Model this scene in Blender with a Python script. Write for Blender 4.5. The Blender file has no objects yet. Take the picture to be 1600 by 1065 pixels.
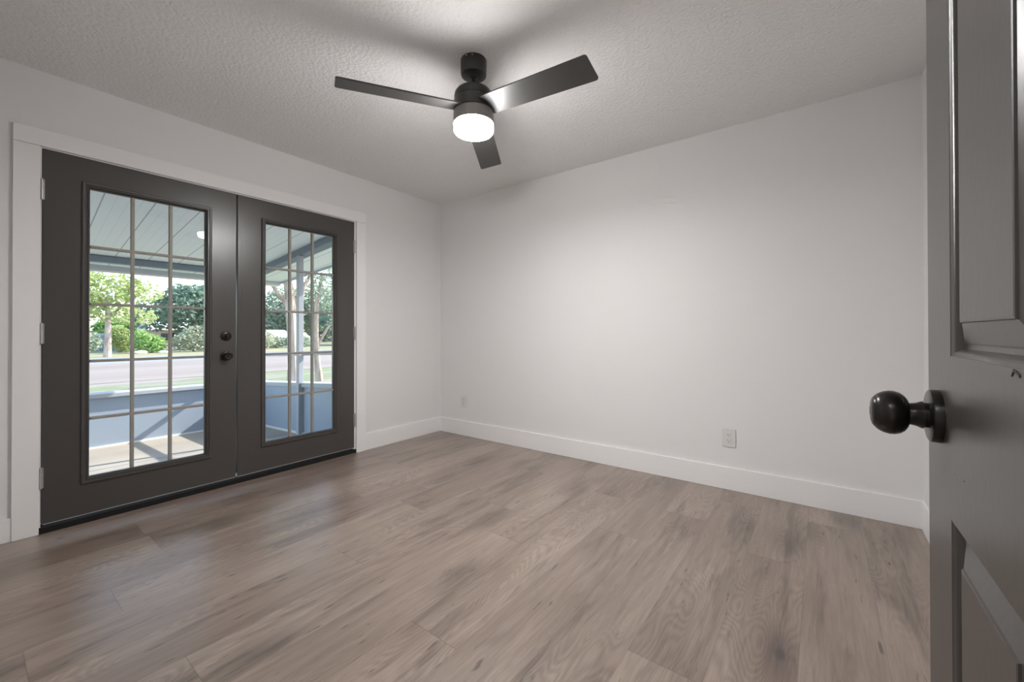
import bpy, bmesh, math, random
from mathutils import Vector, Matrix
random.seed(7)
S = bpy.context.scene
COL = S.collection

# ------------------------------------------------------------------ camera
YAW, PITCH, ROLL, F, PPY, CAMH = 0.64500, 0.00520, 0.00130, 640.223, 516.713, 1.05213
cd = bpy.data.cameras.new('camera'); cam = bpy.data.objects.new('camera', cd); COL.objects.link(cam)
fw = Vector((-math.sin(YAW)*math.cos(PITCH), math.cos(YAW)*math.cos(PITCH), math.sin(PITCH)))
rt = Vector((math.cos(YAW), math.sin(YAW), 0)); up = rt.cross(fw)
cr, sr = math.cos(ROLL), math.sin(ROLL)
ax = rt*cr - up*sr; ay = rt*sr + up*cr
m = Matrix((ax, ay, -fw)).transposed().to_4x4(); m.translation = (0, 0, CAMH)
cam.matrix_world = m
cd.sensor_width = 36; cd.sensor_fit = 'HORIZONTAL'; cd.lens = F/1600*36
cd.shift_y = -(532.5-PPY)/1600; cd.clip_start = 0.02; cd.clip_end = 500
S.camera = cam

# ------------------------------------------------------------------ sky, sun, exposure
S.view_settings.view_transform = 'Standard'; S.view_settings.look = 'None'
S.view_settings.gamma = 1; S.view_settings.use_curve_mapping = False
S.view_settings.exposure = 0.0
W = bpy.data.worlds.new('world'); S.world = W; W.use_nodes = True
nt = W.node_tree; nt.nodes.clear()
sky = nt.nodes.new('ShaderNodeTexSky'); sky.sky_type = 'NISHITA'; sky.sun_disc = False
sky.sun_elevation = math.radians(36.7); sky.sun_rotation = math.radians(11)
sky.air_density = 1.0; sky.dust_density = 0.8; sky.ozone_density = 1.0
bg = nt.nodes.new('ShaderNodeBackground'); bg.inputs[1].default_value = 0.68
out = nt.nodes.new('ShaderNodeOutputWorld')
skm = nt.nodes.new('ShaderNodeMix'); skm.data_type = 'RGBA'; skm.inputs[0].default_value = .12
skm.inputs[7].default_value = (3.6, 3.7, 3.9, 1)
nt.links.new(sky.outputs[0], skm.inputs[6]); nt.links.new(skm.outputs[2], bg.inputs[0]); nt.links.new(bg.outputs[0], out.inputs[0])
sl = bpy.data.lights.new('sun', 'SUN'); sl.energy = 10.5; sl.angle = math.radians(0.6); sl.color = (1.0, 0.92, 0.82)
sun = bpy.data.objects.new('sun', sl); COL.objects.link(sun); sun.location = (2, 10, 9)
sun.rotation_euler = Vector((-.29, -1, -.76)).to_track_quat('-Z', 'Y').to_euler()
LAMP = 350.0       # radiance of the fan light's bottom diffuser
SIDE = 165.0        # radiance of its side glass
HALL_FILL = 32.0        # radiance of the added hallway fill light

# ------------------------------------------------------------------ materials
def lin(c): return tuple(((v/255)/12.92 if v/255 <= .04045 else ((v/255+.055)/1.055)**2.4) for v in c)
def mat(name, color, rough=.5, metal=0., spec=.5, bump=None, coat=0.):
    M = bpy.data.materials.new(name); M.use_nodes = True; n = M.node_tree
    b = n.nodes['Principled BSDF']; b.inputs['Base Color'].default_value = (*color, 1)
    b.inputs['Roughness'].default_value = rough; b.inputs['Metallic'].default_value = metal
    b.inputs['Specular IOR Level'].default_value = spec; b.inputs['Coat Weight'].default_value = coat
    if bump:   # (scale xyz, strength, distance, detail)
        sc, st, di, de = bump
        tc = n.nodes.new('ShaderNodeTexCoord'); mp = n.nodes.new('ShaderNodeMapping'); mp.inputs['Scale'].default_value = sc
        no = n.nodes.new('ShaderNodeTexNoise'); no.inputs['Scale'].default_value = 1; no.inputs['Detail'].default_value = de
        bu = n.nodes.new('ShaderNodeBump'); bu.inputs['Strength'].default_value = st; bu.inputs['Distance'].default_value = di
        n.links.new(tc.outputs['Object'], mp.inputs[0]); n.links.new(mp.outputs[0], no.inputs['Vector'])
        n.links.new(no.outputs['Fac'], bu.inputs['Height']); n.links.new(bu.outputs[0], b.inputs['Normal'])
    return M
def var(M, c1, c2, scale, detail=3, lo=.35, hi=.65):
    """colour patches over the surface"""
    n = M.node_tree; b = n.nodes['Principled BSDF']
    tc = n.nodes.new('ShaderNodeTexCoord'); mp = n.nodes.new('ShaderNodeMapping'); mp.inputs['Scale'].default_value = scale
    no = n.nodes.new('ShaderNodeTexNoise'); no.inputs['Scale'].default_value = 1; no.inputs['Detail'].default_value = detail
    r = n.nodes.new('ShaderNodeValToRGB'); r.color_ramp.elements[0].position = lo; r.color_ramp.elements[1].position = hi
    r.color_ramp.elements[0].color = (*c1, 1); r.color_ramp.elements[1].color = (*c2, 1)
    n.links.new(tc.outputs['Object'], mp.inputs[0]); n.links.new(mp.outputs[0], no.inputs['Vector'])
    n.links.new(no.outputs['Fac'], r.inputs[0]); n.links.new(r.outputs[0], b.inputs['Base Color'])
    return M
M_wall = mat('wall_paint', (.80, .79, .785), .62, spec=.35, bump=((260, 260, 260), .12, .002, 2))
M_ceil = mat('ceiling_texture', (.84, .835, .83), .75, spec=.3, bump=((62, 62, 62), .9, .009, 4))
M_trim = mat('white_trim_paint', (.87, .86, .855), .35, spec=.5)
M_char = mat('charcoal_door_paint', (.062, .056, .053), .29, spec=.65, bump=((240, 240, 5), .22, .0015, 3))
M_char2 = mat('charcoal_gloss_paint', (.056, .051, .047), .30, spec=.6, bump=((90, 90, 60), .10, .0015, 3))
M_munt = mat('muntin_taupe_glare', (.32, .30, .27), .5)  # taupe lightened; backlight glare is put into the colour
M_bronze = mat('oil_rubbed_bronze', (.022, .019, .018), .28, metal=.55, spec=.6)
M_brown = mat('bronze_worn', (.05, .038, .032), .32, metal=.7)
M_steel = mat('hinge_steel', (.55, .54, .52), .35, metal=.7)
M_thresh = mat('dark_threshold', (.016, .015, .014), .85, spec=.2)
M_leak = mat('pale_light_leak', (.62, .60, .57), .7)  # colour of the painted light leak between the french doors
M_fan = mat('fan_matte_black', (.030, .028, .027), .42, spec=.5)
M_blade = mat('fan_blade_black', (.045, .043, .041), .46, spec=.55, bump=((8, 120, 120), .08, .001, 3))
M_fanl = mat('fan_brushed_spill_grey', (.26, .245, .235), .45, metal=.3)  # brushed housing grey lightened; lens light spill is put into it
M_plate = mat('outlet_white_plastic', (.72, .705, .69), .35)
M_slot = mat('outlet_slot_dark', (.03, .028, .026), .6)
M_porchblue = mat('porch_blue_grey_paint', (.28, .34, .42), .55, bump=((30, 30, 30), .1, .002, 3))
M_cap = mat('porch_cap_paint', (.34, .37, .42), .5)
M_pbeam = mat('porch_beam_paint', (.15, .20, .26), .55)
M_pceil = None
M_deck = var(mat('deck_paint', (.35, .33, .30), .6), (.30, .275, .24), (.36, .335, .295), (2, 2, 2))
M_fascia = mat('fascia_paint', (.42, .48, .54), .55)
M_gutter = mat('white_gutter', (.75, .74, .72), .4)
M_bark = var(mat('bark', (.3, .24, .2), .9, bump=((14, 14, 3), .6, .03, 4)), (.26, .20, .16), (.50, .42, .37), (6, 6, 1.5))
M_brick = mat('beige_stucco', (.42, .32, .24), .8)
M_roof = mat('pale_shingles', (.62, .60, .60), .8)
M_darkopen = mat('dark_opening', (.04, .04, .045), .6)
M_rock = mat('pale_stone', (.66, .64, .60), .8)
M_siding = mat('exterior_siding', (.45, .47, .5), .7)
def leaf(name, c1, c2):  # washed-out haze is put into these pale leaf colours
    M = bpy.data.materials.new(name); M.use_nodes = True; n = M.node_tree; b = n.nodes['Principled BSDF']
    c1 = tuple(v*.80 for v in c1); c2 = tuple(v*.80 for v in c2)
    g = n.nodes.new('ShaderNodeNewGeometry'); r = n.nodes.new('ShaderNodeValToRGB')
    r.color_ramp.elements[0].color = (*c1, 1); r.color_ramp.elements[1].color = (*c2, 1)
    n.links.new(g.outputs['Random Per Island'], r.inputs[0]); n.links.new(r.outputs[0], b.inputs['Base Color'])
    b.inputs['Roughness'].default_value = .55
    tr = n.nodes.new('ShaderNodeBsdfTranslucent'); n.links.new(r.outputs[0], tr.inputs[0])
    mx = n.nodes.new('ShaderNodeMixShader'); mx.inputs[0].default_value = .4
    o = n.nodes['Material Output']; n.links.new(b.outputs[0], mx.inputs[1]); n.links.new(tr.outputs[0], mx.inputs[2]); n.links.new(mx.outputs[0], o.inputs[0])
    return M
L_yel = leaf('leaf_yellow_green', (.34, .48, .16), (.66, .72, .34))
L_oak = leaf('leaf_oak', (.13, .24, .18), (.30, .42, .30))
L_bri = leaf('leaf_bright', (.24, .50, .14), (.50, .70, .26))
L_gry = leaf('leaf_grey_green', (.22, .33, .24), (.50, .56, .42))
L_flo = leaf('leaf_flowering', (.26, .38, .24), (.74, .72, .56))
L_grs = leaf('leaf_grass', (.30, .48, .16), (.60, .66, .34))

class NB:
    """small helper around a node tree for arithmetic"""
    def __init__(s, tree): s.t = tree
    def n(s, typ, **k):
        x = s.t.nodes.new(typ)
        for a, v in k.items(): setattr(x, a, v)
        return x
    def set(s, sock, v):
        if isinstance(v, bpy.types.NodeSocket): s.t.links.new(v, sock)
        else: sock.default_value = v
    def m(s, op, a, b=None, c=None, clamp=False):
        x = s.n('ShaderNodeMath', operation=op, use_clamp=clamp); s.set(x.inputs[0], a)
        if b is not None: s.set(x.inputs[1], b)
        if c is not None: s.set(x.inputs[2], c)
        return x.outputs[0]
    def v(s, x, y, z):
        c = s.n('ShaderNodeCombineXYZ'); s.set(c.inputs[0], x); s.set(c.inputs[1], y); s.set(c.inputs[2], z); return c.outputs[0]
    def noise(s, vec, scale=1, detail=2, rough=.5, dist=0):
        x = s.n('ShaderNodeTexNoise'); s.set(x.inputs['Vector'], vec); x.inputs['Scale'].default_value = scale
        x.inputs['Detail'].default_value = detail; x.inputs['Roughness'].default_value = rough; x.inputs['Distortion'].default_value = dist
        return x.outputs['Fac']
    def mapr(s, v, a, b, c=0., d=1., smooth=False):
        x = s.n('ShaderNodeMapRange'); x.interpolation_type = 'SMOOTHSTEP' if smooth else 'LINEAR'
        s.set(x.inputs[0], v)
        for i, q in enumerate((a, b, c, d)): x.inputs[1+i].default_value = q
        return x.outputs[0]
    def mix(s, f, a, b, mode='MIX'):
        x = s.n('ShaderNodeMix', data_type='RGBA', blend_type=mode)
        s.set(x.inputs[0], f); s.set(x.inputs[6], a if isinstance(a, bpy.types.NodeSocket) else (*a, 1)); s.set(x.inputs[7], b if isinstance(b, bpy.types.NodeSocket) else (*b, 1))
        return x.outputs[2]

def floor_material():
    M = bpy.data.materials.new('vinyl_oak_planks'); M.use_nodes = True; t = M.node_tree; B = NB(t); b = t.nodes['Principled BSDF']
    tc = B.n('ShaderNodeTexCoord'); sp = B.n('ShaderNodeSeparateXYZ'); t.links.new(tc.outputs['Object'], sp.inputs[0])
    X, Y = sp.outputs[0], sp.outputs[1]
    PW, PL = .2283, 1.52
    fx = B.m('DIVIDE', B.m('ADD', X, .516), PW); row = B.m('FLOOR', fx); u = B.m('FRACT', fx)
    wn = B.n('ShaderNodeTexWhiteNoise', noise_dimensions='1D'); B.set(wn.inputs['W'], B.m('ADD', row, 11.3))
    fy = B.m('ADD', B.m('DIVIDE', Y, PL), wn.outputs[0]); colm = B.m('FLOOR', fy); v = B.m('FRACT', fy)
    w2 = B.n('ShaderNodeTexWhiteNoise', noise_dimensions='2D'); B.set(w2.inputs['Vector'], B.v(row, colm, 0)); pid = w2.outputs['Value']
    off = B.m('MULTIPLY', pid, 37.0)
    # slow tone along the board, streaks, cathedral rings, fine grain, knots
    tone = B.noise(B.v(B.m('MULTIPLY', X, 2.6), B.m('MULTIPLY', Y, .9), off), 1, 3)
    streak = B.noise(B.v(B.m('MULTIPLY', X, 13), B.m('MULTIPLY', Y, 1.5), off), 1, 4, .6, .3)
    ringn = B.noise(B.v(B.m('MULTIPLY', X, 7.5), B.m('MULTIPLY', Y, 1.35), off), 1, 1.5, .4)
    rings = B.m('SINE', B.m('MULTIPLY', ringn, 210))
    ringmask = B.mapr(B.noise(B.v(B.m('MULTIPLY', X, 3), B.m('MULTIPLY', Y, .8), B.m('ADD', off, 9)), 1, 1), .38, .56, 0, 1, True)
    fine = B.noise(B.v(B.m('MULTIPLY', X, 190), B.m('MULTIPLY', Y, 7), off), 1, 4, .65)
    pore = B.mapr(B.noise(B.v(B.m('MULTIPLY', X, 330), B.m('MULTIPLY', Y, 18), off), 1, 2, .6), .60, .74, 0, 1)
    vo = B.n('ShaderNodeTexVoronoi'); B.set(vo.inputs['Vector'], B.v(B.m('ADD', B.m('MULTIPLY', X, 4.3), B.m('MULTIPLY', streak, .5)), B.m('MULTIPLY', Y, 2.0), off)); vo.inputs['Scale'].default_value = 1
    sepc = B.n('ShaderNodeSeparateColor'); t.links.new(vo.outputs['Color'], sepc.inputs[0])
    kn = B.m('MULTIPLY', B.mapr(vo.outputs['Distance'], .02, .10, 1, 0, True), B.mapr(sepc.outputs[0], .50, .54, 0, 1))
    halo = B.m('MULTIPLY', B.mapr(vo.outputs['Distance'], .05, .50, 1, 0, True), B.mapr(sepc.outputs[0], .44, .54, 0, 1))
    streak2 = B.noise(B.v(B.m('MULTIPLY', X, 46), B.m('MULTIPLY', Y, 3.2), off), 1, 3, .6)
    dash = B.mapr(B.noise(B.v(B.m('MULTIPLY', X, 60), B.m('MULTIPLY', Y, 9), off), 1, 2, .5), .68, .75, 0, 1)
    dark = B.m('MULTIPLY', B.mapr(streak, .50, .70, 0, 1, True), B.mapr(streak2, .35, .60, .35, 1))
    A = lin((155, 139, 127)); C = lin((122, 105, 94)); D = lin((62, 51, 45))
    col = B.mix(B.mapr(tone, .3, .7), A, C)
    col = B.mix(B.m('MULTIPLY', dark, .66), col, D)
    col = B.mix(B.m('MULTIPLY', dash, .75), col, D)
    col = B.mix(B.m('MULTIPLY', halo, B.mapr(streak2, .3, .6, .10, .72)), col, D)
    col = B.mix(B.m('MULTIPLY', kn, .8), col, lin((54, 44, 39)))
    val = B.m('ADD', B.m('MULTIPLY', B.m('MULTIPLY', rings, ringmask), .12), B.m('ADD', B.m('MULTIPLY', B.m('SUBTRACT', fine, .5), .75), B.m('MULTIPLY', B.m('SUBTRACT', streak2, .5), .70)))
    val = B.m('ADD', val, B.m('MULTIPLY', B.m('SUBTRACT', pid, .5), .10))
    val = B.m('SUBTRACT', B.m('ADD', val, 1.02), B.m('MULTIPLY', pore, .16))
    seam_u = B.m('MINIMUM', u, B.m('SUBTRACT', 1, u)); seam_v = B.m('MINIMUM', v, B.m('SUBTRACT', 1, v))
    su = B.mapr(seam_u, .002, .009, .80, 1); sv = B.mapr(seam_v, .0006, .0018, .72, 1)
    val = B.m('MULTIPLY', B.m('MULTIPLY', val, su), sv)
    hs = B.n('ShaderNodeHueSaturation'); B.set(hs.inputs['Value'], val); t.links.new(col, hs.inputs['Color'])
    t.links.new(hs.outputs[0], b.inputs['Base Color'])
    B.set(b.inputs['Roughness'], B.mapr(fine, .3, .7, .28, .42)); b.inputs['Specular IOR Level'].default_value = .75; b.inputs['Coat Weight'].default_value = .45; b.inputs['Coat Roughness'].default_value = .36; b.inputs['Coat IOR'].default_value = 1.55
    bu = B.n('ShaderNodeBump'); bu.inputs['Strength'].default_value = .25; bu.inputs['Distance'].default_value = .0015
    B.set(bu.inputs['Height'], B.m('ADD', B.m('MULTIPLY', fine, .6), B.m('MULTIPLY', su, 1.0))); t.links.new(bu.outputs[0], b.inputs['Normal'])
    return M
M_floor = floor_material()

def plank_ceiling():
    M = mat('porch_plank_ceiling', (.86, .90, .96), .55); t = M.node_tree; B = NB(t); b = t.nodes['Principled BSDF']
    tc = B.n('ShaderNodeTexCoord'); sp = B.n('ShaderNodeSeparateXYZ'); t.links.new(tc.outputs['Object'], sp.inputs[0])
    yy = B.m('SUBTRACT', B.m('ADD', sp.outputs[1], B.m('MULTIPLY', sp.outputs[0], .055)), .08)
    f = B.m('FRACT', B.m('DIVIDE', yy, .28)); e = B.m('MINIMUM', f, B.m('SUBTRACT', 1, f))
    f2 = B.m('FRACT', B.m('DIVIDE', yy, .07)); e2 = B.m('MINIMUM', f2, B.m('SUBTRACT', 1, f2))
    k = B.m('MULTIPLY', B.mapr(e, .008, .02, .45, 1), B.mapr(e2, .02, .06, .90, 1))
    hs = B.n('ShaderNodeHueSaturation'); hs.inputs['Color'].default_value = (.86, .90, .96, 1); B.set(hs.inputs['Value'], k)
    t.links.new(hs.outputs[0], b.inputs['Base Color']); return M
M_pceil = plank_ceiling()

def ground_material():
    M = mat('sandy_yard', (.5, .5, .4), .9); t = M.node_tree; B = NB(t); b = t.nodes['Principled BSDF']
    tc = B.n('ShaderNodeTexCoord')
    sp = B.n('ShaderNodeSeparateXYZ'); t.links.new(tc.outputs['Object'], sp.inputs[0])
    n1 = B.noise(B.v(B.m('MULTIPLY', sp.outputs[0], .55), B.m('MULTIPLY', sp.outputs[1], .16), 0), 1, 4)
    n2 = B.noise(B.v(B.m('MULTIPLY', sp.outputs[0], 5), B.m('MULTIPLY', sp.outputs[1], 5), 3), 1, 4)
    g = B.mix(n2, (.10, .15, .065), (.19, .22, .12)); s_ = B.mix(n2, (.20, .18, .16), (.26, .23, .205))
    t.links.new(B.mix(B.mapr(n1, .50, .60, 0, 1, True), g, s_), b.inputs['Base Color']); return M
M_ground = ground_material()
M_lot = var(mat('pale_concrete', (.62, .55, .5), .9), (.190, .162, .143), (.228, .200, .178), (.35, .06, 1), 4)
M_street_shade = var(mat('asphalt', (.33, .36, .38), .9), (.17, .20, .21), (.25, .26, .27), (.1, .1, 1), 2)  # tree shade over the road is put into this darker grey
M_verge = var(mat('sunny_grass', (.5, .5, .25), .9), (.20, .22, .11), (.29, .26, .17), (.6, .2, 1), 4)

def glass_material():
    M = bpy.data.materials.new('window_glass'); M.use_nodes = True; t = M.node_tree; t.nodes.clear(); B = NB(t)
    o = B.n('ShaderNodeOutputMaterial'); tr = B.n('ShaderNodeBsdfTransparent'); tr.inputs[0].default_value = (.985, .99, .99, 1)
    gl = B.n('ShaderNodeBsdfGlossy'); gl.inputs['Roughness'].default_value = 0.0
    fr = B.n('ShaderNodeFresnel'); fr.inputs[0].default_value = 1.35
    mx = B.n('ShaderNodeMixShader'); t.links.new(fr.outputs[0], mx.inputs[0]); t.links.new(tr.outputs[0], mx.inputs[1]); t.links.new(gl.outputs[0], mx.inputs[2])
    t.links.new(mx.outputs[0], o.inputs[0]); return M
M_glass = glass_material()
def emit(name, col, st):
    M = bpy.data.materials.new(name); M.use_nodes = True; b = M.node_tree.nodes['Principled BSDF']
    b.inputs['Base Color'].default_value = (.8, .8, .8, 1); b.inputs['Emission Color'].default_value = (*col, 1); b.inputs['Emission Strength'].default_value = st
    return M
M_lens = emit('lit_frosted_glass', (1.0, .985, .975), SIDE)
M_diff = emit('lit_diffuser', (1.0, .985, .975), LAMP)
M_hall_fill = emit('hall_fill_diffuser', (1.0, .985, .975), HALL_FILL)

# ------------------------------------------------------------------ builders
def link(name, bm, material, parent=None, loc=(0, 0, 0), smooth=False, bevel=0):
    me = bpy.data.meshes.new(name); bmesh.ops.recalc_face_normals(bm, faces=bm.faces); bm.to_mesh(me); bm.free()
    o = bpy.data.objects.new(name, me); COL.objects.link(o)
    for q in (material if isinstance(material, (list, tuple)) else [material]): me.materials.append(q)
    if smooth:
        me.polygons.foreach_set('use_smooth', [True]*len(me.polygons)); me.set_sharp_from_angle(angle=math.radians(35))
    if bevel:
        md = o.modifiers.new('bevel', 'BEVEL'); md.width = bevel; md.segments = 2; md.limit_method = 'ANGLE'; md.angle_limit = math.radians(40)
    o.location = loc
    if parent: o.parent = parent
    return o
def empty(name, loc, rz=0):
    o = bpy.data.objects.new(name, None); COL.objects.link(o); o.location = loc; o.rotation_euler = (0, 0, rz); o.empty_display_size = .1; return o
def tag(o, label=None, cat=None, group=None, kind=None):
    if label: o['label'] = label
    if cat: o['category'] = cat
    if group: o['group'] = group
    if kind: o['kind'] = kind
    return o
def struct(o, label, cat): return tag(o, label, cat, kind='structure')
def box(bm, a, b, mi=0):
    x0, y0, z0 = [min(p, q) for p, q in zip(a, b)]; x1, y1, z1 = [max(p, q) for p, q in zip(a, b)]
    v = [bm.verts.new(p) for p in ((x0, y0, z0), (x1, y0, z0), (x1, y1, z0), (x0, y1, z0), (x0, y0, z1), (x1, y0, z1), (x1, y1, z1), (x0, y1, z1))]
    for f in ((0, 3, 2, 1), (4, 5, 6, 7), (0, 1, 5, 4), (1, 2, 6, 5), (2, 3, 7, 6), (3, 0, 4, 7)):
        bm.faces.new([v[i] for i in f]).material_index = mi
    return v
def bx(*boxes):
    bm = bmesh.new()
    for a, b in boxes: box(bm, a, b)
    return bm
def hexa(bm, pts):
    """8 points: bottom ring then top ring"""
    v = [bm.verts.new(p) for p in pts]
    for f in ((0, 3, 2, 1), (4, 5, 6, 7), (0, 1, 5, 4), (1, 2, 6, 5), (2, 3, 7, 6), (3, 0, 4, 7)): bm.faces.new([v[i] for i in f])
def lathe(bm, prof, M=Matrix.Identity(4), seg=40, cap=True):
    """prof: (radius, z) pairs turned about local z"""
    rings = []
    for r, z in prof:
        if r < 1e-6: rings.append([bm.verts.new(M @ Vector((0, 0, z)))])
        else: rings.append([bm.verts.new(M @ Vector((r*math.cos(2*math.pi*i/seg), r*math.sin(2*math.pi*i/seg), z))) for i in range(seg)])
    for a, b in zip(rings, rings[1:]):
        for i in range(seg):
            j = (i+1) % seg
            if len(a) == 1 and len(b) == 1: continue
            if len(a) == 1: bm.faces.new((a[0], b[i], b[j]))
            elif len(b) == 1: bm.faces.new((a[i], a[j], b[0]))
            else: bm.faces.new((a[i], a[j], b[j], b[i]))
    if cap:
        for r in (rings[0], rings[-1]):
            if len(r) > 1: bm.faces.new(r)
def axis(p, d):
    """matrix putting local z along d at p"""
    q = Vector(d).normalized().to_track_quat('Z', 'Y').to_matrix().to_4x4(); q.translation = p; return q
def rings(bm, P, rect, prof, close=False):
    """nested rectangles: P(u, v, n) -> point; prof = (inset, height) list"""
    u0, v0, u1, v1 = rect; R = []
    for ins, h in prof:
        R.append([bm.verts.new(P(*q, h)) for q in ((u0+ins, v0+ins), (u1-ins, v0+ins), (u1-ins, v1-ins), (u0+ins, v1-ins))])
    for a, b in zip(R, R[1:]):
        for i in range(4):
            j = (i+1) % 4; bm.faces.new((a[i], a[j], b[j], b[i]))
    if close: bm.faces.new(R[-1])
    return R

XL, YB, XR, YN, H = -3.28736, 3.08479, .44363, -.02, 2.44
WT = .13
# ------------------------------------------------------------------ room shell
struct(link('floor', bx(((XL-.02, -1.7, -.06), (XR+.02, YB+.02, 0))), M_floor), 'grey-brown oak plank floor', 'floor')
struct(link('ceiling', bx(((XL-WT, YN-.12, H), (XR+WT, YB+WT, H+.12))), M_ceil), 'white textured ceiling of the room', 'ceiling')
OY0, OY1, OZ = .228, 2.066, 2.043
struct(link('wall_left', bx(((XL-WT, YN-.12, -.5), (XL, OY0, H)), ((XL-WT, OY1, -.5), (XL, YB+WT, H)), ((XL-WT, OY0, OZ), (XL, OY1, H)), ((XL-WT, OY0, -.5), (XL-.02, OY1, -.06))), M_wall), 'pale grey wall around the french doors', 'wall')
struct(link('wall_back', bx(((XL, YB, 0), (XR+WT, YB+WT, H))), M_wall), 'pale grey wall facing the camera', 'wall')
struct(link('wall_right', bx(((XR, YN-.12, 0), (XR+WT, YB, H))), M_wall), 'sliver of pale wall behind the open door', 'wall')
DX0, DX1 = -.712, .128
struct(link('wall_near', bx(((XL, YN-.12, 0), (DX0, YN, H)), ((DX1, YN-.12, 0), (XR, YN, H)), ((DX0, YN-.12, 2.05), (DX1, YN, H))), M_wall), 'pale grey wall with the entry doorway', 'wall')
# hallway behind the entry door
hw = bx(((-2.0, -1.82, 0), (1.3, -1.7, H)), ((-2.12, -1.82, 0), (-2.0, YN-.12, H)), ((1.3, -1.82, 0), (1.42, YN-.12, H)))
struct(link('wall_hallway', hw, M_wall), 'pale walls of the hallway outside the room', 'wall')
struct(link('ceiling_hallway', bx(((-2.12, -1.82, H), (1.42, YN-.12, H+.12))), M_ceil), 'white hallway ceiling', 'ceiling')
struct(link('floor_hallway', bx(((XR+.02, -1.7, -.06), (1.3, YN-.12, 0))), M_floor), 'oak plank floor of the hallway', 'floor')
hl = empty('hallway_fill_light', (-.35, -.95, H)); tag(hl, 'added round fill light in the unseen hallway', 'fill light')  # lamp added in the unseen hallway to brighten the room
bm = bmesh.new(); lathe(bm, [(.17, 0), (.17, -.02), (.155, -.025)]); link('base', bm, M_trim, hl, smooth=True)
bm = bmesh.new(); lathe(bm, [(.15, -.024), (.15, -.05), (.13, -.07), (0, -.078)]); link('diffuser', bm, M_hall_fill, hl, smooth=True)

# baseboards
BH, BT = .150, .014
def bb(name, a, b, label):
    return struct(link(name, bx((a, b)), M_trim, bevel=.002), label, 'baseboard')
bb('baseboard_back', (XL, YB-BT, 0), (XR, YB, BH), 'white baseboard along the back wall')
bb('baseboard_left', (XL, 2.155, 0), (XL+BT, YB-BT, BH), 'white baseboard between french doors and corner')
bb('baseboard_front', (XL, YN, 0), (XL+BT, .136, .118), 'white baseboard left of the french door casing')
bb('baseboard_right', (XR-BT, YN, 0), (XR, YB-BT, BH), 'white baseboard behind the open door')
bb('baseboard_near', (XL+BT, YN, 0), (DX0-.09, YN+BT, BH), 'white baseboard on the entry wall')

# casing of the french doors
CT = .018
struct(link('trim_1', bx(((XL, .136, 0), (XL+CT, .2275, OZ-.004))), M_trim, bevel=.0015), 'white door casing at the left of the french doors', 'casing')
struct(link('trim_2', bx(((XL, 2.0665, 0), (XL+CT, 2.155, OZ-.004))), M_trim, bevel=.0015), 'white door casing at the right of the french doors', 'casing')
struct(link('trim_3', bx(((XL, .136, OZ-.0025), (XL+CT, 2.155, 2.129))), M_trim, bevel=.0015), 'white head casing above the french doors', 'casing')
# jambs lining the opening
struct(link('trim_4', bx(((XL-WT, OY0, 0), (XL-.001, .2345, OZ-.001)), ((XL-WT, 2.0535, 0), (XL-.001, OY1, OZ-.001)), ((XL-WT, .2345, 2.0345), (XL-.001, 2.0535, OZ))), M_trim), 'white frame the french doors close into', 'door frame')
struct(link('trim_5', bx(((XL-.085, .2345, .03), (XL-.055, .248, 2.0345)), ((XL-.085, 2.040, .03), (XL-.055, 2.0535, 2.0345)), ((XL-.085, .248, 2.02), (XL-.055, 2.040, 2.0345))), M_trim), 'white door stop behind the french doors', 'door stop')
# threshold
bm = bmesh.new()
prof = [(-.16, -.055), (-.16, .012), (-.06, .030), (.012, .030), (.016, .004), (.016, 0), (-.02, 0), (-.02, -.055)]
va = [bm.verts.new((XL+x, .2285, z)) for x, z in prof]; vb = [bm.verts.new((XL+x, 2.0655, z)) for x, z in prof]
for i in range(len(prof)):
    j = (i+1) % len(prof); bm.faces.new((va[i], va[j], vb[j], vb[i]))
bm.faces.new(va); bm.faces.new(vb[::-1])
struct(link('trim_6', bm, M_thresh), 'dark metal threshold under the french doors', 'threshold')
# entry doorway jamb and casing
struct(link('trim_7', bx(((DX0, YN-.125, 0), (DX0+.02, YN+.0, 2.05)), ((DX1-.001, YN-.125, 0), (DX1+.0, YN, 2.05)), ((DX0, YN-.125, 2.03), (DX1, YN, 2.05)), ((DX0-.08, YN, 0), (DX0+.006, YN+.012, 2.12)), ((DX0-.08, YN, 2.045), (DX1+.09, YN+.012, 2.13)))
                 , M_trim), 'white frame of the entry doorway', 'door frame')

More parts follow.
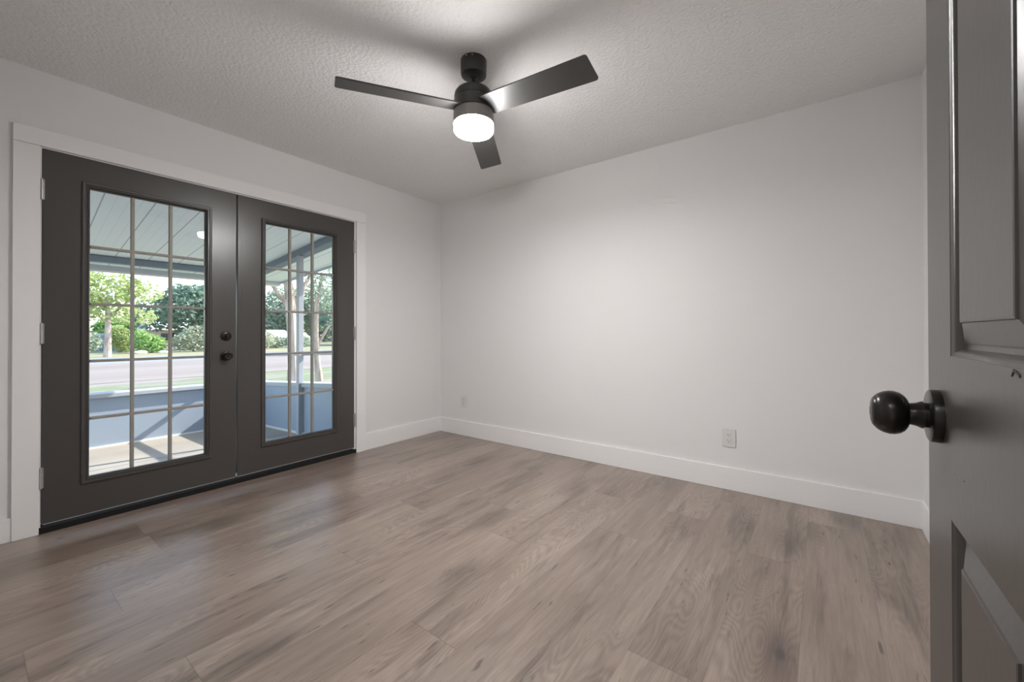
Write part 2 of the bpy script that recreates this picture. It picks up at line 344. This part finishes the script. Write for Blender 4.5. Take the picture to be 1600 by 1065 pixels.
# ------------------------------------------------------------------ french doors
FX = XL + .005; LT = .044
PROF = [(0, 0), (.001, .009), (.006, .0125), (.013, .0115), (.016, .006), (.021, .006), (.024, .0085), (.028, .0045), (.033, -.006), (.035, -.014)]
def leaf_door(name, y0, y1, g0, g1, label):
    z0, z1, gz0, gz1 = .046, 2.031, .250, 1.866
    fo = .035
    bm = bx(((FX-LT, y0, z0), (FX, g0-.028, z1)), ((FX-LT, g1+.028, z0), (FX, y1, z1)), ((FX-LT, g0-.028, z0), (FX, g1+.028, gz0-.028)), ((FX-LT, g0-.028, gz1+.028), (FX, g1+.028, z1)))
    d = struct(link(name, bm, M_char), label, 'door')
    bm = bmesh.new()
    for side in (1, -1):
        P = (lambda u, v, n: (FX+n, u, v)) if side == 1 else (lambda u, v, n: (FX-LT-n, u, v))
        rings(bm, P, (g0-fo, gz0-fo, g1+fo, gz1+fo), PROF + [(.035, -.021)])
    link('glass_frame', bm, M_char, d, smooth=True)
    link('glass_pane', bx(((FX-.0225, g0-.02, gz0-.02), (FX-.0215, g1+.02, gz1+.02))), M_glass, d)
    w = .0085
    for k in (1, 2):
        y = g0+(g1-g0)*k/3
        link('muntin', bx(((FX-.018, y-w, gz0), (FX-.009, y+w, gz1)), ((FX-.034, y-w, gz0), (FX-.024, y+w, gz1))), M_munt, d, bevel=.003)
    for k in (1, 2, 3, 4):
        z = gz0+(gz1-gz0)*k/5
        link('muntin', bx(((FX-.0182, g0, z-w*.9), (FX-.0086, g1, z+w*.9)), ((FX-.0345, g0, z-w*.9), (FX-.0238, g1, z+w*.9))), M_munt, d, bevel=.003)
    link('door_sweep', bx(((FX-.004, y0+.004, z0-.003), (FX+.0012, y1-.004, z0+.001))), mat('sweep_vinyl', (.36, .34, .32), .5), d)
    return d
d1 = leaf_door('door_1', .2375, 1.1350, .415, .9555, 'left charcoal french door with the dark knob and deadbolt')
d2 = leaf_door('door_2', 1.1435, 2.0490, 1.332, 1.8625, 'right charcoal french door without a knob')
link('astragal', bx(((FX, 1.1435, .052), (FX+.006, 1.168, 2.028))), M_char, d2, bevel=.0015)
link('light_leak', bx(((FX-.012, 1.1352, .047), (FX-.001, 1.1434, .070))), M_leak, d2)  # pale sliver painted as daylight leaking between the doors
def hinge(parent, y, z, side):
    bm = bmesh.new(); M = axis((FX+.006, y, z), (0, 0, 1))
    for k in range(5): lathe(bm, [(.0062, k*.021+.0006), (.0062, (k+1)*.021-.0006)], M, 14)
    lathe(bm, [(.0035, -.004), (.005, -.002), (.005, 0)], M, 12); lathe(bm, [(.005, .105), (.005, .107), (.003, .110)], M, 12)
    box(bm, (FX-.003, y, z), (FX+.001, y+side*.010, z+.105))
    box(bm, (XL-.004, y-side*.006, z), (XL+.0035, y, z+.105))
    link('hinge', bm, M_steel, parent, smooth=True)
for z in (.238, 1.000, 1.762):
    hinge(d1, .2345, z, 1); hinge(d2, 2.0530, z, -1)
# deadbolt thumbturn and knob
def rosette(bm, M, r=.033, t=.009): lathe(bm, [(r, 0), (r, t*.45), (r*.93, t*.8), (r*.80, t), (0, t)], M, 40)
bm = bmesh.new(); M = axis((FX, 1.074, 1.033), (1, 0, 0)); rosette(bm, M); lathe(bm, [(.015, .008), (.015, .014), (.012, .016), (0, .016)], M, 24)
db = link('deadbolt', bm, M_bronze, d1, smooth=True)
link('thumb_turn', bx(((FX+.015, 1.070, 1.014), (FX+.030, 1.078, 1.052))), M_brown, db, bevel=.003)
bm = bmesh.new(); M = axis((FX, 1.074, .896), (1, 0, 0)); rosette(bm, M)
lathe(bm, [(.016, .008), (.013, .014), (.012, .022), (.014, .028), (.022, .032), (.0265, .040), (.027, .048), (.024, .056), (.018, .060), (.016, .0592), (.006, .0592), (.006, .062), (0, .062)], M, 40)
link('door_knob', bm, M_bronze, d1, smooth=True)

# ------------------------------------------------------------------ open entry door (six panels), leaf parallel to the side walls
EX, EY, ET, DH = .1206, .8075, .035, 2.03
PY = [(.6865, .4505), (.3505, .1145)]          # panel columns from the free edge towards the hinges
PZ = [(.245, .835), (1.024, 1.60), (1.70, 1.915)]
bm = bmesh.new()
ys = [EY] + [v for c in PY for v in c] + [-.006]
for a, b in ((ys[0], ys[1]), (ys[2], ys[3]), (ys[4], ys[5])): box(bm, (EX, b, .012), (EX+ET, a, DH))
zs = [.012] + [v for c in PZ for v in c] + [DH]
for c in PY:
    for a, b in ((zs[0], zs[1]), (zs[2], zs[3]), (zs[4], zs[5]), (zs[6], zs[7])): box(bm, (EX, c[1], a), (EX+ET, c[0], b))
STK = [(0, 0), (.0015, -.0012), (.004, -.0022), (.0065, -.0045), (.0085, -.0080), (.0095, -.0095), (.0115, -.0095)]
for c in PY:
    for z in PZ:
        for sd in (1, -1):
            P = (lambda u, v, n: (EX-n, u, v)) if sd == 1 else (lambda u, v, n: (EX+ET+n, u, v))
            rings(bm, P, (c[1], z[0], c[0], z[1]), STK)
d3 = struct(link('door_3', bm, M_char2, smooth=True), 'open charcoal six-panel door at the right edge', 'door')
for c in PY:
    for z in PZ:
        bm = bmesh.new()
        for sd in (1, -1):
            P = (lambda u, v, n: (EX-n, u, v)) if sd == 1 else (lambda u, v, n: (EX+ET+n, u, v))
            rings(bm, P, (c[1]+.0115, z[0]+.0115, c[0]-.0115, z[1]-.0115), [(0, -.0095), (.003, -.0095), (.005, -.0085), (.0265, -.0022), (.0275, -.0005), (.0295, 0)], True)
        link('raised_panel', bm, M_char2, d3)
# small paint chips on the lock rail
bm = bmesh.new()
for (y, z, r) in ((.6325, .895, .0008), (.668, .893, .0005)): lathe(bm, [(r, 0), (r*.6, .0004)], axis((EX, y, z), (-1, 0, 0)), 10)
for a, b in (((.4945, 1.0185), (.4905, 1.0225)), ((.4905, 1.0225), (.484, 1.0215)), ((.484, 1.0215), (.478, 1.019))):
    hexa(bm, [(EX-.0006, a[0], a[1]-.0012), (EX-.0006, b[0], b[1]-.0014), (EX+.001, b[0], b[1]-.0014), (EX+.001, a[0], a[1]-.0012),
              (EX-.0006, a[0], a[1]+.0006), (EX-.0006, b[0], b[1]+.0010), (EX+.001, b[0], b[1]+.0010), (EX+.001, a[0], a[1]+.0006)])
link('paint_chip', bm, M_slot, d3)
# privacy knob
K = Vector((EX, .743, .9457)); M = axis(K, (-1, 0, 0))
bm = bmesh.new(); lathe(bm, [(.0333, 0), (.0333, .0075), (.0325, .0095), (.030, .0107), (0, .0112)], M, 64)
rs = link('rosette', bm, M_bronze, d3, smooth=True)
bm = bmesh.new(); lathe(bm, [(.0158, .0105), (.0158, .0150), (.0176, .0153), (.0170, .0175), (.0156, .0200), (.0146, .0230), (.0140, .0260), (.0138, .0300)], M, 48)
link('knob_neck', bm, M_bronze, rs, smooth=True)
pr = []
for i in range(17):
    a = math.radians(-118 + i*(118+52)/16.)
    pr.append((.0288*math.cos(a)**1 if abs(a) < 1.57 else max(.0142, .0288*math.cos(a)), .0460+.0190*math.sin(a)*1.0))
pr = [(.0138, .0285), (.0185, .0295), (.0232, .0325), (.0268, .0370), (.0286, .0425), (.0287, .0475), (.0274, .0530), (.0248, .0580), (.0222, .0612), (.0217, .0614), (.0214, .0606), (.0208, .0622), (.0180, .0645), (.0130, .0662), (.0060, .0668), (.0055, .0655), (0, .0655)]
bm = bmesh.new(); lathe(bm, pr, M, 64); kb = link('door_knob', bm, M_bronze, rs, smooth=True)
bm = bmesh.new(); lathe(bm, [(.0042, .0654), (.0042, .0664), (.003, .0668), (0, .0668)], M, 20); link('lock_button', bm, M_slot, kb, smooth=True)
for z in (.20, 1.0, 1.80):
    bm = bmesh.new(); lathe(bm, [(.006, 0), (.006, .09)], axis((EX+ET+.004, -.008, z), (0, 0, 1)), 12); link('hinge', bm, M_bronze, d3, smooth=True)

# ------------------------------------------------------------------ ceiling fan
FC = (-1.407, 1.548)
fan = empty('ceiling_fan', (FC[0], FC[1], H)); tag(fan, 'black three-blade ceiling fan with a lit drum light', 'ceiling fan')
def fpart(name, prof, material, parent=fan, seg=56):
    bm = bmesh.new(); lathe(bm, prof, seg=seg); return link(name, bm, material, parent, smooth=True)
can = fpart('canopy', [(.064, 0), (.066, -.003), (.066, -.066), (.063, -.078), (.052, -.084), (.022, -.086)], M_fan)
bm = bmesh.new(); lathe(bm, [(.004, 0), (.0035, .002), (0, .0025)], axis((.040, -.0535, -.012), (.6, -.8, 0)), 12)
link('screw', bm, M_steel, can)
bm = bmesh.new(); lathe(bm, [(.004, 0), (.0035, .002), (0, .0025)], axis((.0105, -.0652, -.010), (.15, -1, 0)), 12); link('screw', bm, M_steel, can)
fpart('downrod', [(.024, -.075), (.021, -.088), (.0115, -.094), (.0115, -.116), (.020, -.120), (.020, -.142)], M_fan)
fpart('motor_housing', [(.021, -.135), (.042, -.141), (.068, -.149), (.086, -.160), (.0955, -.173), (.0985, -.187), (.0985, -.203), (.096, -.205)], M_fan)
fpart('blade_hub', [(.094, -.204), (.099, -.2065), (.1005, -.210), (.1005, -.262), (.098, -.265)], M_fan)
fpart('light_housing', [(.096, -.2645), (.1005, -.268), (.102, -.272), (.102, -.3255), (.099, -.3275)], M_fanl)
fpart('light_lens', [(.0985, -.327), (.1015, -.329), (.1015, -.354), (.0995, -.3615), (.0955, -.3665)], M_lens)
fpart('light_diffuser', [(.0954, -.3655), (.0950, -.3675), (.080, -.3695), (0, -.3705)], M_diff)
def blade(ang):
    """flat pitched board with rounded tip corners"""
    R0, R1, w0, w1, pitch, dz0, slope, t = .085, .651, .126, .140, math.radians(-13), 2.192-H, -.042, .007
    u = Vector((math.cos(ang), math.sin(ang), 0)); vv = Vector((-u.y, u.x, 0))
    vd = vv*math.cos(pitch)+Vector((0, 0, 1))*math.sin(pitch); ud = (u+Vector((0, 0, slope))).normalized(); nd = ud.cross(vd).normalized()
    pts = [(R0, -w0/2), (R0, w0/2)]
    c = .013
    for k in range(5):
        a = math.pi/2*(1-k/4.); pts.append((R1-c+c*math.cos(a), w1/2-c+c*math.sin(a)))
    for k in range(5):
        a = -math.pi/2*(k/4.); pts.append((R1-c+c*math.cos(a), -w1/2+c+c*math.sin(a)))
    bm = bmesh.new(); o = Vector((0, 0, dz0))
    lo = [bm.verts.new(o+ud*r+vd*q-nd*t/2) for r, q in pts]; hi = [bm.verts.new(o+ud*r+vd*q+nd*t/2) for r, q in pts]
    bm.faces.new(lo[::-1]); bm.faces.new(hi)
    for i in range(len(pts)):
        j = (i+1) % len(pts); bm.faces.new((lo[i], lo[j], hi[j], hi[i]))
    return link('fan_blade', bm, M_blade, fan, bevel=.0012)
for k in range(3): blade(math.radians(-118+120*k))

# ------------------------------------------------------------------ outlets on the back wall
def outlet(x0, x1, z0, z1, label):
    cx_, cz = (x0+x1)/2, (z0+z1)/2
    e = empty('wall_outlet', (cx_, YB, z0)); tag(e, label, 'outlet')
    L = lambda p: (p[0]-cx_, p[1]-YB, p[2]-z0)
    bm = bx((L((x0, YB-.0075, z0)), L((x1, YB, z1)))); link('cover_plate', bm, M_plate, e, bevel=.0022)
    fw_, fh = (x1-x0)*.44, (z1-z0)*.60
    rc = link('receptacle', bx((L((cx_-fw_/2, YB-.0092, cz-fh/2)), L((cx_+fw_/2, YB-.006, cz+fh/2)))), M_plate, e, bevel=.0012)
    for s in (-1, 1):
        zc = cz+s*.0195
        bm = bx((L((cx_-.0082, YB-.0097, zc)), L((cx_-.0058, YB-.009, zc+.009))), (L((cx_+.0058, YB-.0097, zc+.001)), L((cx_+.0082, YB-.009, zc+.008))))
        lathe(bm, [(.0027, 0), (.0027, .0007)], axis(L((cx_, YB-.009, zc-.0065)), (0, -1, 0)), 12)
        link('plug_slots', bm, M_slot, rc)
    for s in (-1, 1):
        bm = bmesh.new(); lathe(bm, [(.0028, 0), (.0022, .0012), (0, .0014)], axis(L((cx_, YB-.0074, cz+s*(z1-z0)*.40)), (0, -1, 0)), 12)
        link('screw', bm, M_plate, e)
outlet(-.5335, -.453, .285, .407, 'white outlet on the back wall nearer the open door')
outlet(-2.982, -2.905, .285, .407, 'white outlet on the back wall close to the left corner')

# ------------------------------------------------------------------ porch outside the french doors
PX0 = XL-WT; FXW = -6.30
DK = lambda x: -.197+.0625*(x-FXW)
SY = lambda x: 2.386-.055*(x-FXW)
PN = -2.6
RZ = lambda x: 1.905+.0635*(x-FXW)     # underside of the plank ceiling
# deck slab
bm = bmesh.new(); a, b = PX0, FXW-.14
hexa(bm, [(a, PN, DK(a)-.12), (b, PN, DK(b)-.12), (b, SY(b)+.14, DK(b)-.12), (a, SY(a)+.14, DK(a)-.12), (a, PN, DK(a)), (b, PN, DK(b)), (b, SY(b)+.14, DK(b)), (a, SY(a)+.14, DK(a))])
struct(link('porch_floor', bm, M_deck), 'cream porch floor outside the french doors', 'floor')
bm = bmesh.new(); x = -4.93; hexa(bm, [(x, PN, DK(x)), (x-.012, PN, DK(x)), (x-.012, SY(x), DK(x)), (x, SY(x), DK(x)), (x, PN, DK(x)+.0012), (x-.012, PN, DK(x)+.0012), (x-.012, SY(x), DK(x)+.0012), (x, SY(x), DK(x)+.0012)])
struct(link('trim_8', bm, M_pbeam), 'dark joint line across the porch floor', 'joint')
# front knee wall with base strip and cap
wf = struct(link('wall_porch_front', bx(((FXW-.12, PN, -.6), (FXW, 2.386+.12, .352))), M_porchblue), 'blue-grey knee wall at the front of the porch', 'wall')
link('wall_cap', bx(((FXW-.16, PN, .352), (FXW+.062, 2.386+.16, .396))), M_cap, wf, bevel=.004)
link('base_strip', bx(((FXW, PN, -.20), (FXW+.016, SY(FXW), -.178))), M_gutter, wf)
# side knee wall, its cap rising towards the house
CZ = lambda x: .385+.066*(x-FXW)
bm = bmesh.new(); a, b = PX0, FXW
hexa(bm, [(a, SY(a), -.6), (b, SY(b), -.6), (b, SY(b)+.12, -.6), (a, SY(a)+.12, -.6), (a, SY(a), CZ(a)-.045), (b, SY(b), CZ(b)-.045), (b, SY(b)+.12, CZ(b)-.045), (a, SY(a)+.12, CZ(a)-.045)])
ws = struct(link('wall_porch_side', bm, M_porchblue), 'blue-grey knee wall at the side of the porch', 'wall')
bm = bmesh.new()
hexa(bm, [(a, SY(a)-.03, CZ(a)-.045), (b, SY(b)-.03, CZ(b)-.045), (b, SY(b)+.15, CZ(b)-.045), (a, SY(a)+.15, CZ(a)-.045), (a, SY(a)-.03, CZ(a)), (b, SY(b)-.03, CZ(b)), (b, SY(b)+.15, CZ(b)), (a, SY(a)+.15, CZ(a))])
link('wall_cap', bm, M_cap, ws)
bm = bmesh.new()
hexa(bm, [(a, SY(a)-.016, DK(a)), (b, SY(b)-.016, DK(b)), (b, SY(b), DK(b)), (a, SY(a), DK(a)), (a, SY(a)-.016, DK(a)+.022), (b, SY(b)-.016, DK(b)+.022), (b, SY(b), DK(b)+.022), (a, SY(a), DK(a)+.022)])
link('base_strip', bm, M_gutter, ws)
# mid rail of the side opening
bm = bmesh.new(); R = lambda x: .725+.046*(x-FXW); b = FXW+.045
hexa(bm, [(a, SY(a)+.02, R(a)), (b, SY(b)+.02, R(b)), (b, SY(b)+.07, R(b)), (a, SY(a)+.07, R(a)), (a, SY(a)+.02, R(a)+.04), (b, SY(b)+.02, R(b)+.04), (b, SY(b)+.07, R(b)+.04), (a, SY(a)+.07, R(a)+.04)])
b = FXW
tag(link('porch_rail', bm, M_cap), 'thin grey horizontal rail across the porch side opening', 'rail')
# posts
def post(x, y, z0, z1, label, w=.09):
    o = link('porch_post', bx(((-w/2, -w/2, 0), (w/2, w/2, z1-z0))), M_cap, None, (x, y, z0), bevel=.004)
    tag(o, label, 'post', 'posts carrying the porch roof'); return o
post(-4.72, SY(-4.72)-.030, DK(-4.72), RZ(-4.72)-.075, 'blue-grey porch post seen through the right french door', .058)
post(FXW+.0, SY(FXW)+.05, .396, RZ(FXW)-.07, 'blue-grey porch post at the outer corner of the knee walls', .08)
# beams
bm = bmesh.new(); hexa(bm, [(a, SY(a)-.05, RZ(a)-.075), (b, SY(b)-.05, RZ(b)-.075), (b, SY(b)+.06, RZ(b)-.075), (a, SY(a)+.06, RZ(a)-.075), (a, SY(a)-.05, RZ(a)), (b, SY(b)-.05, RZ(b)), (b, SY(b)+.06, RZ(b)), (a, SY(a)+.06, RZ(a))])
struct(link('porch_beam', bm, M_pbeam), 'blue-grey beam sloping along the side of the porch roof', 'beam')
struct(link('porch_beam', bx(((FXW-.05, PN, RZ(FXW)-.072), (FXW+.05, SY(FXW)-.05, RZ(FXW)-.005))), M_pbeam), 'blue-grey beam along the front of the porch roof', 'beam')
# roof plank slab
a, b, ye = PX0, -6.86, 3.0
bm = bmesh.new(); hexa(bm, [(a, PN, RZ(a)), (b, PN, RZ(b)), (b, ye, RZ(b)), (a, ye-.12, RZ(a)), (a, PN, RZ(a)+.10), (b, PN, RZ(b)+.10), (b, ye, RZ(b)+.10), (a, ye-.12, RZ(a)+.10)])
struct(link('ceiling_porch', bm, M_pceil), 'pale plank ceiling of the sloping porch roof', 'ceiling')
bm = bmesh.new(); hexa(bm, [(a, ye-.12, RZ(a)-.03), (b, ye, RZ(b)-.03), (b-.03, ye+.03, RZ(b)-.03), (a, ye-.09, RZ(a)-.03), (a, ye-.12, RZ(a)+.12), (b, ye, RZ(b)+.12), (b-.03, ye+.03, RZ(b)+.12), (a, ye-.09, RZ(a)+.12)])
struct(link('trim_9', bm, M_fascia), 'pale blue fascia along the side eave of the porch', 'fascia')
struct(link('trim_10', bx(((b-.03, PN, RZ(b)-.055), (b, ye, RZ(b)+.12))), M_fascia), 'pale blue fascia along the front eave of the porch', 'fascia')
struct(link('trim_11', bx(((b-.075, PN, RZ(b)-.075), (b-.031, ye+.03, RZ(b)-.045))), M_gutter), 'white gutter edge along the front eave of the porch', 'gutter')

# ------------------------------------------------------------------ yard
GZ = -.45
struct(link('ground', bx(((-160, -60, GZ-.1), (-6.45, 120, GZ)), ((-6.45, 2.6, GZ-.1), (XL-WT-.01, 120, GZ))), M_ground), 'sandy yard with patches of grass', 'ground')
struct(link('driveway', bx(((-27.9, -60, GZ), (-17.2, 120, GZ+.015))), M_lot), 'wide pale sunlit pavement beyond the yard', 'pavement')
struct(link('street', bx(((-35.0, -60, GZ), (-27.9, 120, GZ+.012))), M_street_shade), 'asphalt strip, tree shade painted in its grey, behind the pale pavement', 'street')
struct(link('lawn_verge', bx(((-44, -60, GZ), (-35.0, 120, GZ+.02))), M_verge), 'sunny dry grass verge beyond the street', 'grass')

def leaves(blobs, n, size, rnd):
    V, Fc = [], []
    tot = sum(b[3]*b[4]*b[5] for b in blobs)
    for (x, y, z, rx, ry, rz) in blobs:
        for _ in range(int(n*rx*ry*rz/tot)):
            while True:
                p = Vector((rnd.uniform(-1, 1), rnd.uniform(-1, 1), rnd.uniform(-1, 1)))
                if .25 < p.length < 1: break
            p = p*(.55+.45*rnd.random()**.5/max(p.length, .5)) if p.length < .7 else p
            c = Vector((x+p.x*rx, y+p.y*ry, z+p.z*rz)); s = size*rnd.uniform(.55, 1.3)
            a = Vector((rnd.gauss(0, 1), rnd.gauss(0, 1), rnd.gauss(0, .6))).normalized(); b_ = a.cross(Vector((rnd.gauss(0, 1), rnd.gauss(0, 1), rnd.gauss(0, 1)))).normalized()
            i = len(V); V += [c-a*s, c+b_*s*.45, c+a*s, c-b_*s*.45]; Fc.append((i, i+1, i+2, i+3))
    me = bpy.data.meshes.new('foliage'); me.from_pydata(V, [], Fc); return me
def limb(bm, pts, seg=10):
    prev = None
    for i, (p, r) in enumerate(pts):
        p = Vector(p); d = (Vector(pts[min(i+1, len(pts)-1)][0])-Vector(pts[max(i-1, 0)][0])).normalized(); u = (Vector((1, 0, 0))-d*d.x).normalized(); w = d.cross(u)
        ring = [bm.verts.new(p+u*(r*math.cos(2*math.pi*k/seg))+w*(r*math.sin(2*math.pi*k/seg))) for k in range(seg)]
        if prev:
            for k in range(seg): bm.faces.new((prev[k], prev[(k+1) % seg], ring[(k+1) % seg], ring[k]))
        else: bm.faces.new(ring[::-1])
        prev = ring
    bm.faces.new(prev)
def plant(name, x, y, trunk, blobs, n, size, M, label, cat, group=None, seed=1):
    e = empty(name, (x, y, GZ)); tag(e, label, cat, group)
    if trunk:
        bm = bmesh.new()
        for t in trunk: limb(bm, t)
        link('trunk' if cat == 'tree' else 'stem', bm, M_bark, e, smooth=True)
    me = leaves(blobs, n, size, random.Random(seed)); me.materials.append(M)
    o = bpy.data.objects.new('foliage', me); COL.objects.link(o); o.parent = e
    return e
TG = 'trees beyond the porch'
plant('young_tree', -36.0, 5.32, [[((0, 0, 0), .20), ((0, .03, 1.5), .16), ((.1, .0, 2.8), .13), ((.2, -.1, 3.8), .08)], [((0, .02, 2.5), .08), ((0, .8, 3.4), .05), ((0, 1.5, 4.2), .03)], [((0, .0, 2.2), .07), ((0, -.8, 3.0), .05), ((0, -1.4, 3.7), .03)]],
      [(0, 0, 4.3, 1.6, 1.9, 1.1), (0, -1.3, 3.3, 1.3, 1.4, 1.0), (0, 1.5, 4.3, 1.2, 1.3, .8), (.2, 1.3, 2.6, 1.1, 1.2, .6), (0, -1.6, 4.9, 1.4, 1.4, .9), (0, .1, 2.9, 1.0, 1.3, .7)], 2600, .17, L_yel, 'slender yellow-green tree with a pale trunk by the street', 'tree', seed=2)
plant('oak_tree', -46, 12.5, [[((0, 0, 0), .35), ((0, .1, 2), .28), ((0, -.3, 4), .2)]],
      [(0, 0, 3.7, 3, 2.8, 2.3), (0, -2.6, 3.2, 2.0, 1.9, 1.5), (0, 2.6, 4.4, 2.6, 2.8, 2.4), (0, -.6, 5.0, 1.6, 1.6, 1.0), (0, 3.5, 2.4, 2.2, 2.5, 1.6)], 6500, .24, L_oak, 'wide dark blue-green oak tree behind the street', 'tree', seed=3)
plant('oak_tree', -56.5, 25.5, [[((0, 0, 0), .4), ((0, .1, 2), .3), ((0, -.3, 4), .2)]],
      [(0, 0, 4.5, 3, 3.4, 3.2), (0, 3.6, 5, 3, 3.4, 3.4), (0, -2, 3, 2, 2, 1.6)], 7000, .26, L_gry, 'grey-green oak tree seen through the right french door', 'tree', seed=4)
plant('oak_tree', -48, 31.0, [[((0, 0, 0), .4), ((0, .1, 2), .3), ((0, -.3, 4), .2)]],
      [(0, 0, 4.5, 3, 3.8, 3.6), (0, 4.6, 5, 3, 3.6, 3.4), (0, -3, 3, 2, 2.5, 2)], 7000, .28, L_oak, 'dark oak tree behind the two near trunks', 'tree', seed=5)
plant('shade_tree', -11.4, 5.30, [[((0, 0, 0), .17), ((0, .0, .6), .125), ((0, -.03, 1.6), .125), ((.05, -.12, 2.6), .12), ((.1, -.3, 3.6), .08)], [((0, -.05, 1.9), .08), ((0, .35, 2.9), .05), ((0, .8, 3.7), .03)], [((0, -.05, 2.1), .07), ((.1, -.6, 2.8), .05), ((.1, -1.1, 3.2), .03)]],
      [(0, -.1, 3.9, 1.5, 1.2, .9), (-.1, -.8, 3.3, 1.1, .8, .6), (.4, .6, 3.2, 1.0, .7, .7)], 2600, .065, L_gry, 'pale-barked leafy tree just outside the porch', 'tree', seed=6)
plant('shade_tree', -12.6, 6.6, [[((0, .06, 0), .12), ((0, .0, .6), .09), ((0, -.05, 1.4), .08), ((.05, -.05, 2.4), .06), ((.1, .1, 3.4), .04)], [((0, -.02, 1.1), .05), ((0, .35, 1.7), .04), ((0, .8, 2.1), .02)]],
      [(0, .9, 3.3, 1.2, .9, .9), (0, 1.0, 1.9, .9, .6, .6), (0, .9, 2.6, .9, .7, .6)], 2300, .065, L_gry, 'thin leaning tree right of the pale-barked tree', 'tree', seed=7)
BG = 'bushes along the street'
plant('bush', -41, 8.35, None, [(0, -.1, .75, .9, 1.0, .75), (0, -.5, 1.1, .7, .6, .75), (0, .5, .7, .7, .6, .6)], 1700, .13, L_bri, 'bright green bush left of the flowering hedge', 'bush', BG, 8)
plant('flowering_hedge', -41, 11.3, None, [(0, 0, 1.1, .9, 1.1, 1.1), (0, -.9, .8, .8, .7, .8), (0, 1.2, 1.3, .9, 1.2, 1.3)], 2600, .13, L_flo, 'pale flowering hedge under the dark oak', 'hedge', None, 9)
plant('bush', -43.6, 7.35, None, [(0, 0, 1.0, .8, .8, 1.0), (0, -.3, 1.4, .7, .7, .8)], 1500, .14, L_yel, 'yellowish bush right behind the slender tree', 'bush', BG, 10)
plant('bush', -41.4, 4.9, None, [(0, 0, .9, .9, 1.0, .9), (0, -1.2, 1.1, .9, 1.0, 1.0)], 1700, .14, L_gry, 'grey-green bush left behind the slender tree', 'bush', BG, 11)
plant('bush', -44, 18.4, None, [(0, 0, .6, .9, 1.6, .6), (0, 2.4, .6, .8, 1.5, .7)], 1500, .15, L_gry, 'low grey-green bush in front of the white-roofed carport', 'bush', BG, 12)
plant('bush', -42, 15.0, None, [(0, 0, .9, .9, 1.6, 1.0), (0, 1.8, .9, .8, 1.2, .9)], 1700, .14, L_flo, 'pale bush at the right end of the flowering hedge', 'bush', BG, 13)
for i, (y, h, M, lb) in enumerate(((-2, 2.4, L_gry, 'far grey-green tree at the left end of the tree line'), (4, 2.0, L_gry, 'far grey-green tree behind the slender tree'), (9.5, 1.8, L_bri, 'far bright green tree in the tree line'), (15.5, 2.6, L_oak, 'far dark tree behind the oak'), (23, 2.6, L_oak, 'far dark tree behind the carport'), (31, 3.2, L_gry, 'far grey-green tree right in the tree line'), (40, 3.4, L_oak, 'far dark tree at the right end of the tree line'))):
    plant('background_tree', -68, -4+i*8.2, [[((0, 0, 0), .3), ((0, .1, h), .2)]], [(0, 0, h, 2, 3.6, h), (0, 1.6, h*1.3, 2, 2.0, h*.9), (0, -1.8, h*1.1, 2, 1.9, h*.9)], 3000, .38, M, lb, 'tree', TG, 20+i)
# houses across the street
def house(name, x, y, w, zw, zr, label, wallm):
    e = empty(name, (x, y, GZ)); tag(e, label, 'house')
    link('wall', bx(((-4, 0, 0), (0, w, zw))), wallm, e)
    bm = bmesh.new()
    v = [bm.verts.new(p) for p in ((.5, -.5, zw), (-4.5, -.5, zw), (-4.5, w+.5, zw), (.5, w+.5, zw), (-2, -.5, zr), (-2, w+.5, zr))]
    for f in ((0, 3, 5, 4), (1, 4, 5, 2), (0, 4, 1), (3, 2, 5), (0, 1, 2, 3)): bm.faces.new([v[i] for i in f])
    link('roof', bm, M_roof, e)
    for k in range(2): link('window', bx(((0, w*(.2+.4*k), zw*.35), (.03, w*(.2+.4*k)+1.2, zw*.8))), M_darkopen, e)
    link('door', bx(((0, w*.48, 0), (.03, w*.48+.9, zw*.85))), M_darkopen, e)
house('house', -59, 12.3, 3.6, 1.9, 3.3, 'low house with a pale roof partly hidden by trees', M_brick)
house('shed', -47.5, 18.6, 3.0, 1.0, 1.9, 'low shed with a white roof seen through the right french door', M_siding)
sh = empty('garden_shed', (-50, 7.2, GZ)); tag(sh, 'small beige shed between the bushes', 'shed')
link('wall', bx(((-2, -.9, 0), (0, .9, 1.3))), M_brick, sh)
bm = bmesh.new(); lathe(bm, [(.95, -2.2), (.95, .2)], axis((0, 0, .55), (1, 0, 0)), 24); link('roof', bm, M_pbeam, sh, smooth=True)
for i, (y, s, lb) in enumerate(((7.6, .17, 'pale boulder in front of the bright bush'), (8.9, .14, 'smaller pale boulder beside the bright bush'))):
    bm = bmesh.new(); bmesh.ops.create_icosphere(bm, subdivisions=3, radius=1)
    rr = random.Random(40+i)
    for v in bm.verts: v.co = Vector((v.co.x*s*.8, v.co.y*s*2.2, (v.co.z*.8+.6)*s))*(1+.12*math.sin(5*v.co.x+3*v.co.y+i))
    tag(link('boulder', bm, M_rock, None, (-39.6, y, GZ+.02), smooth=True), lb, 'boulder', 'boulders by the bushes')
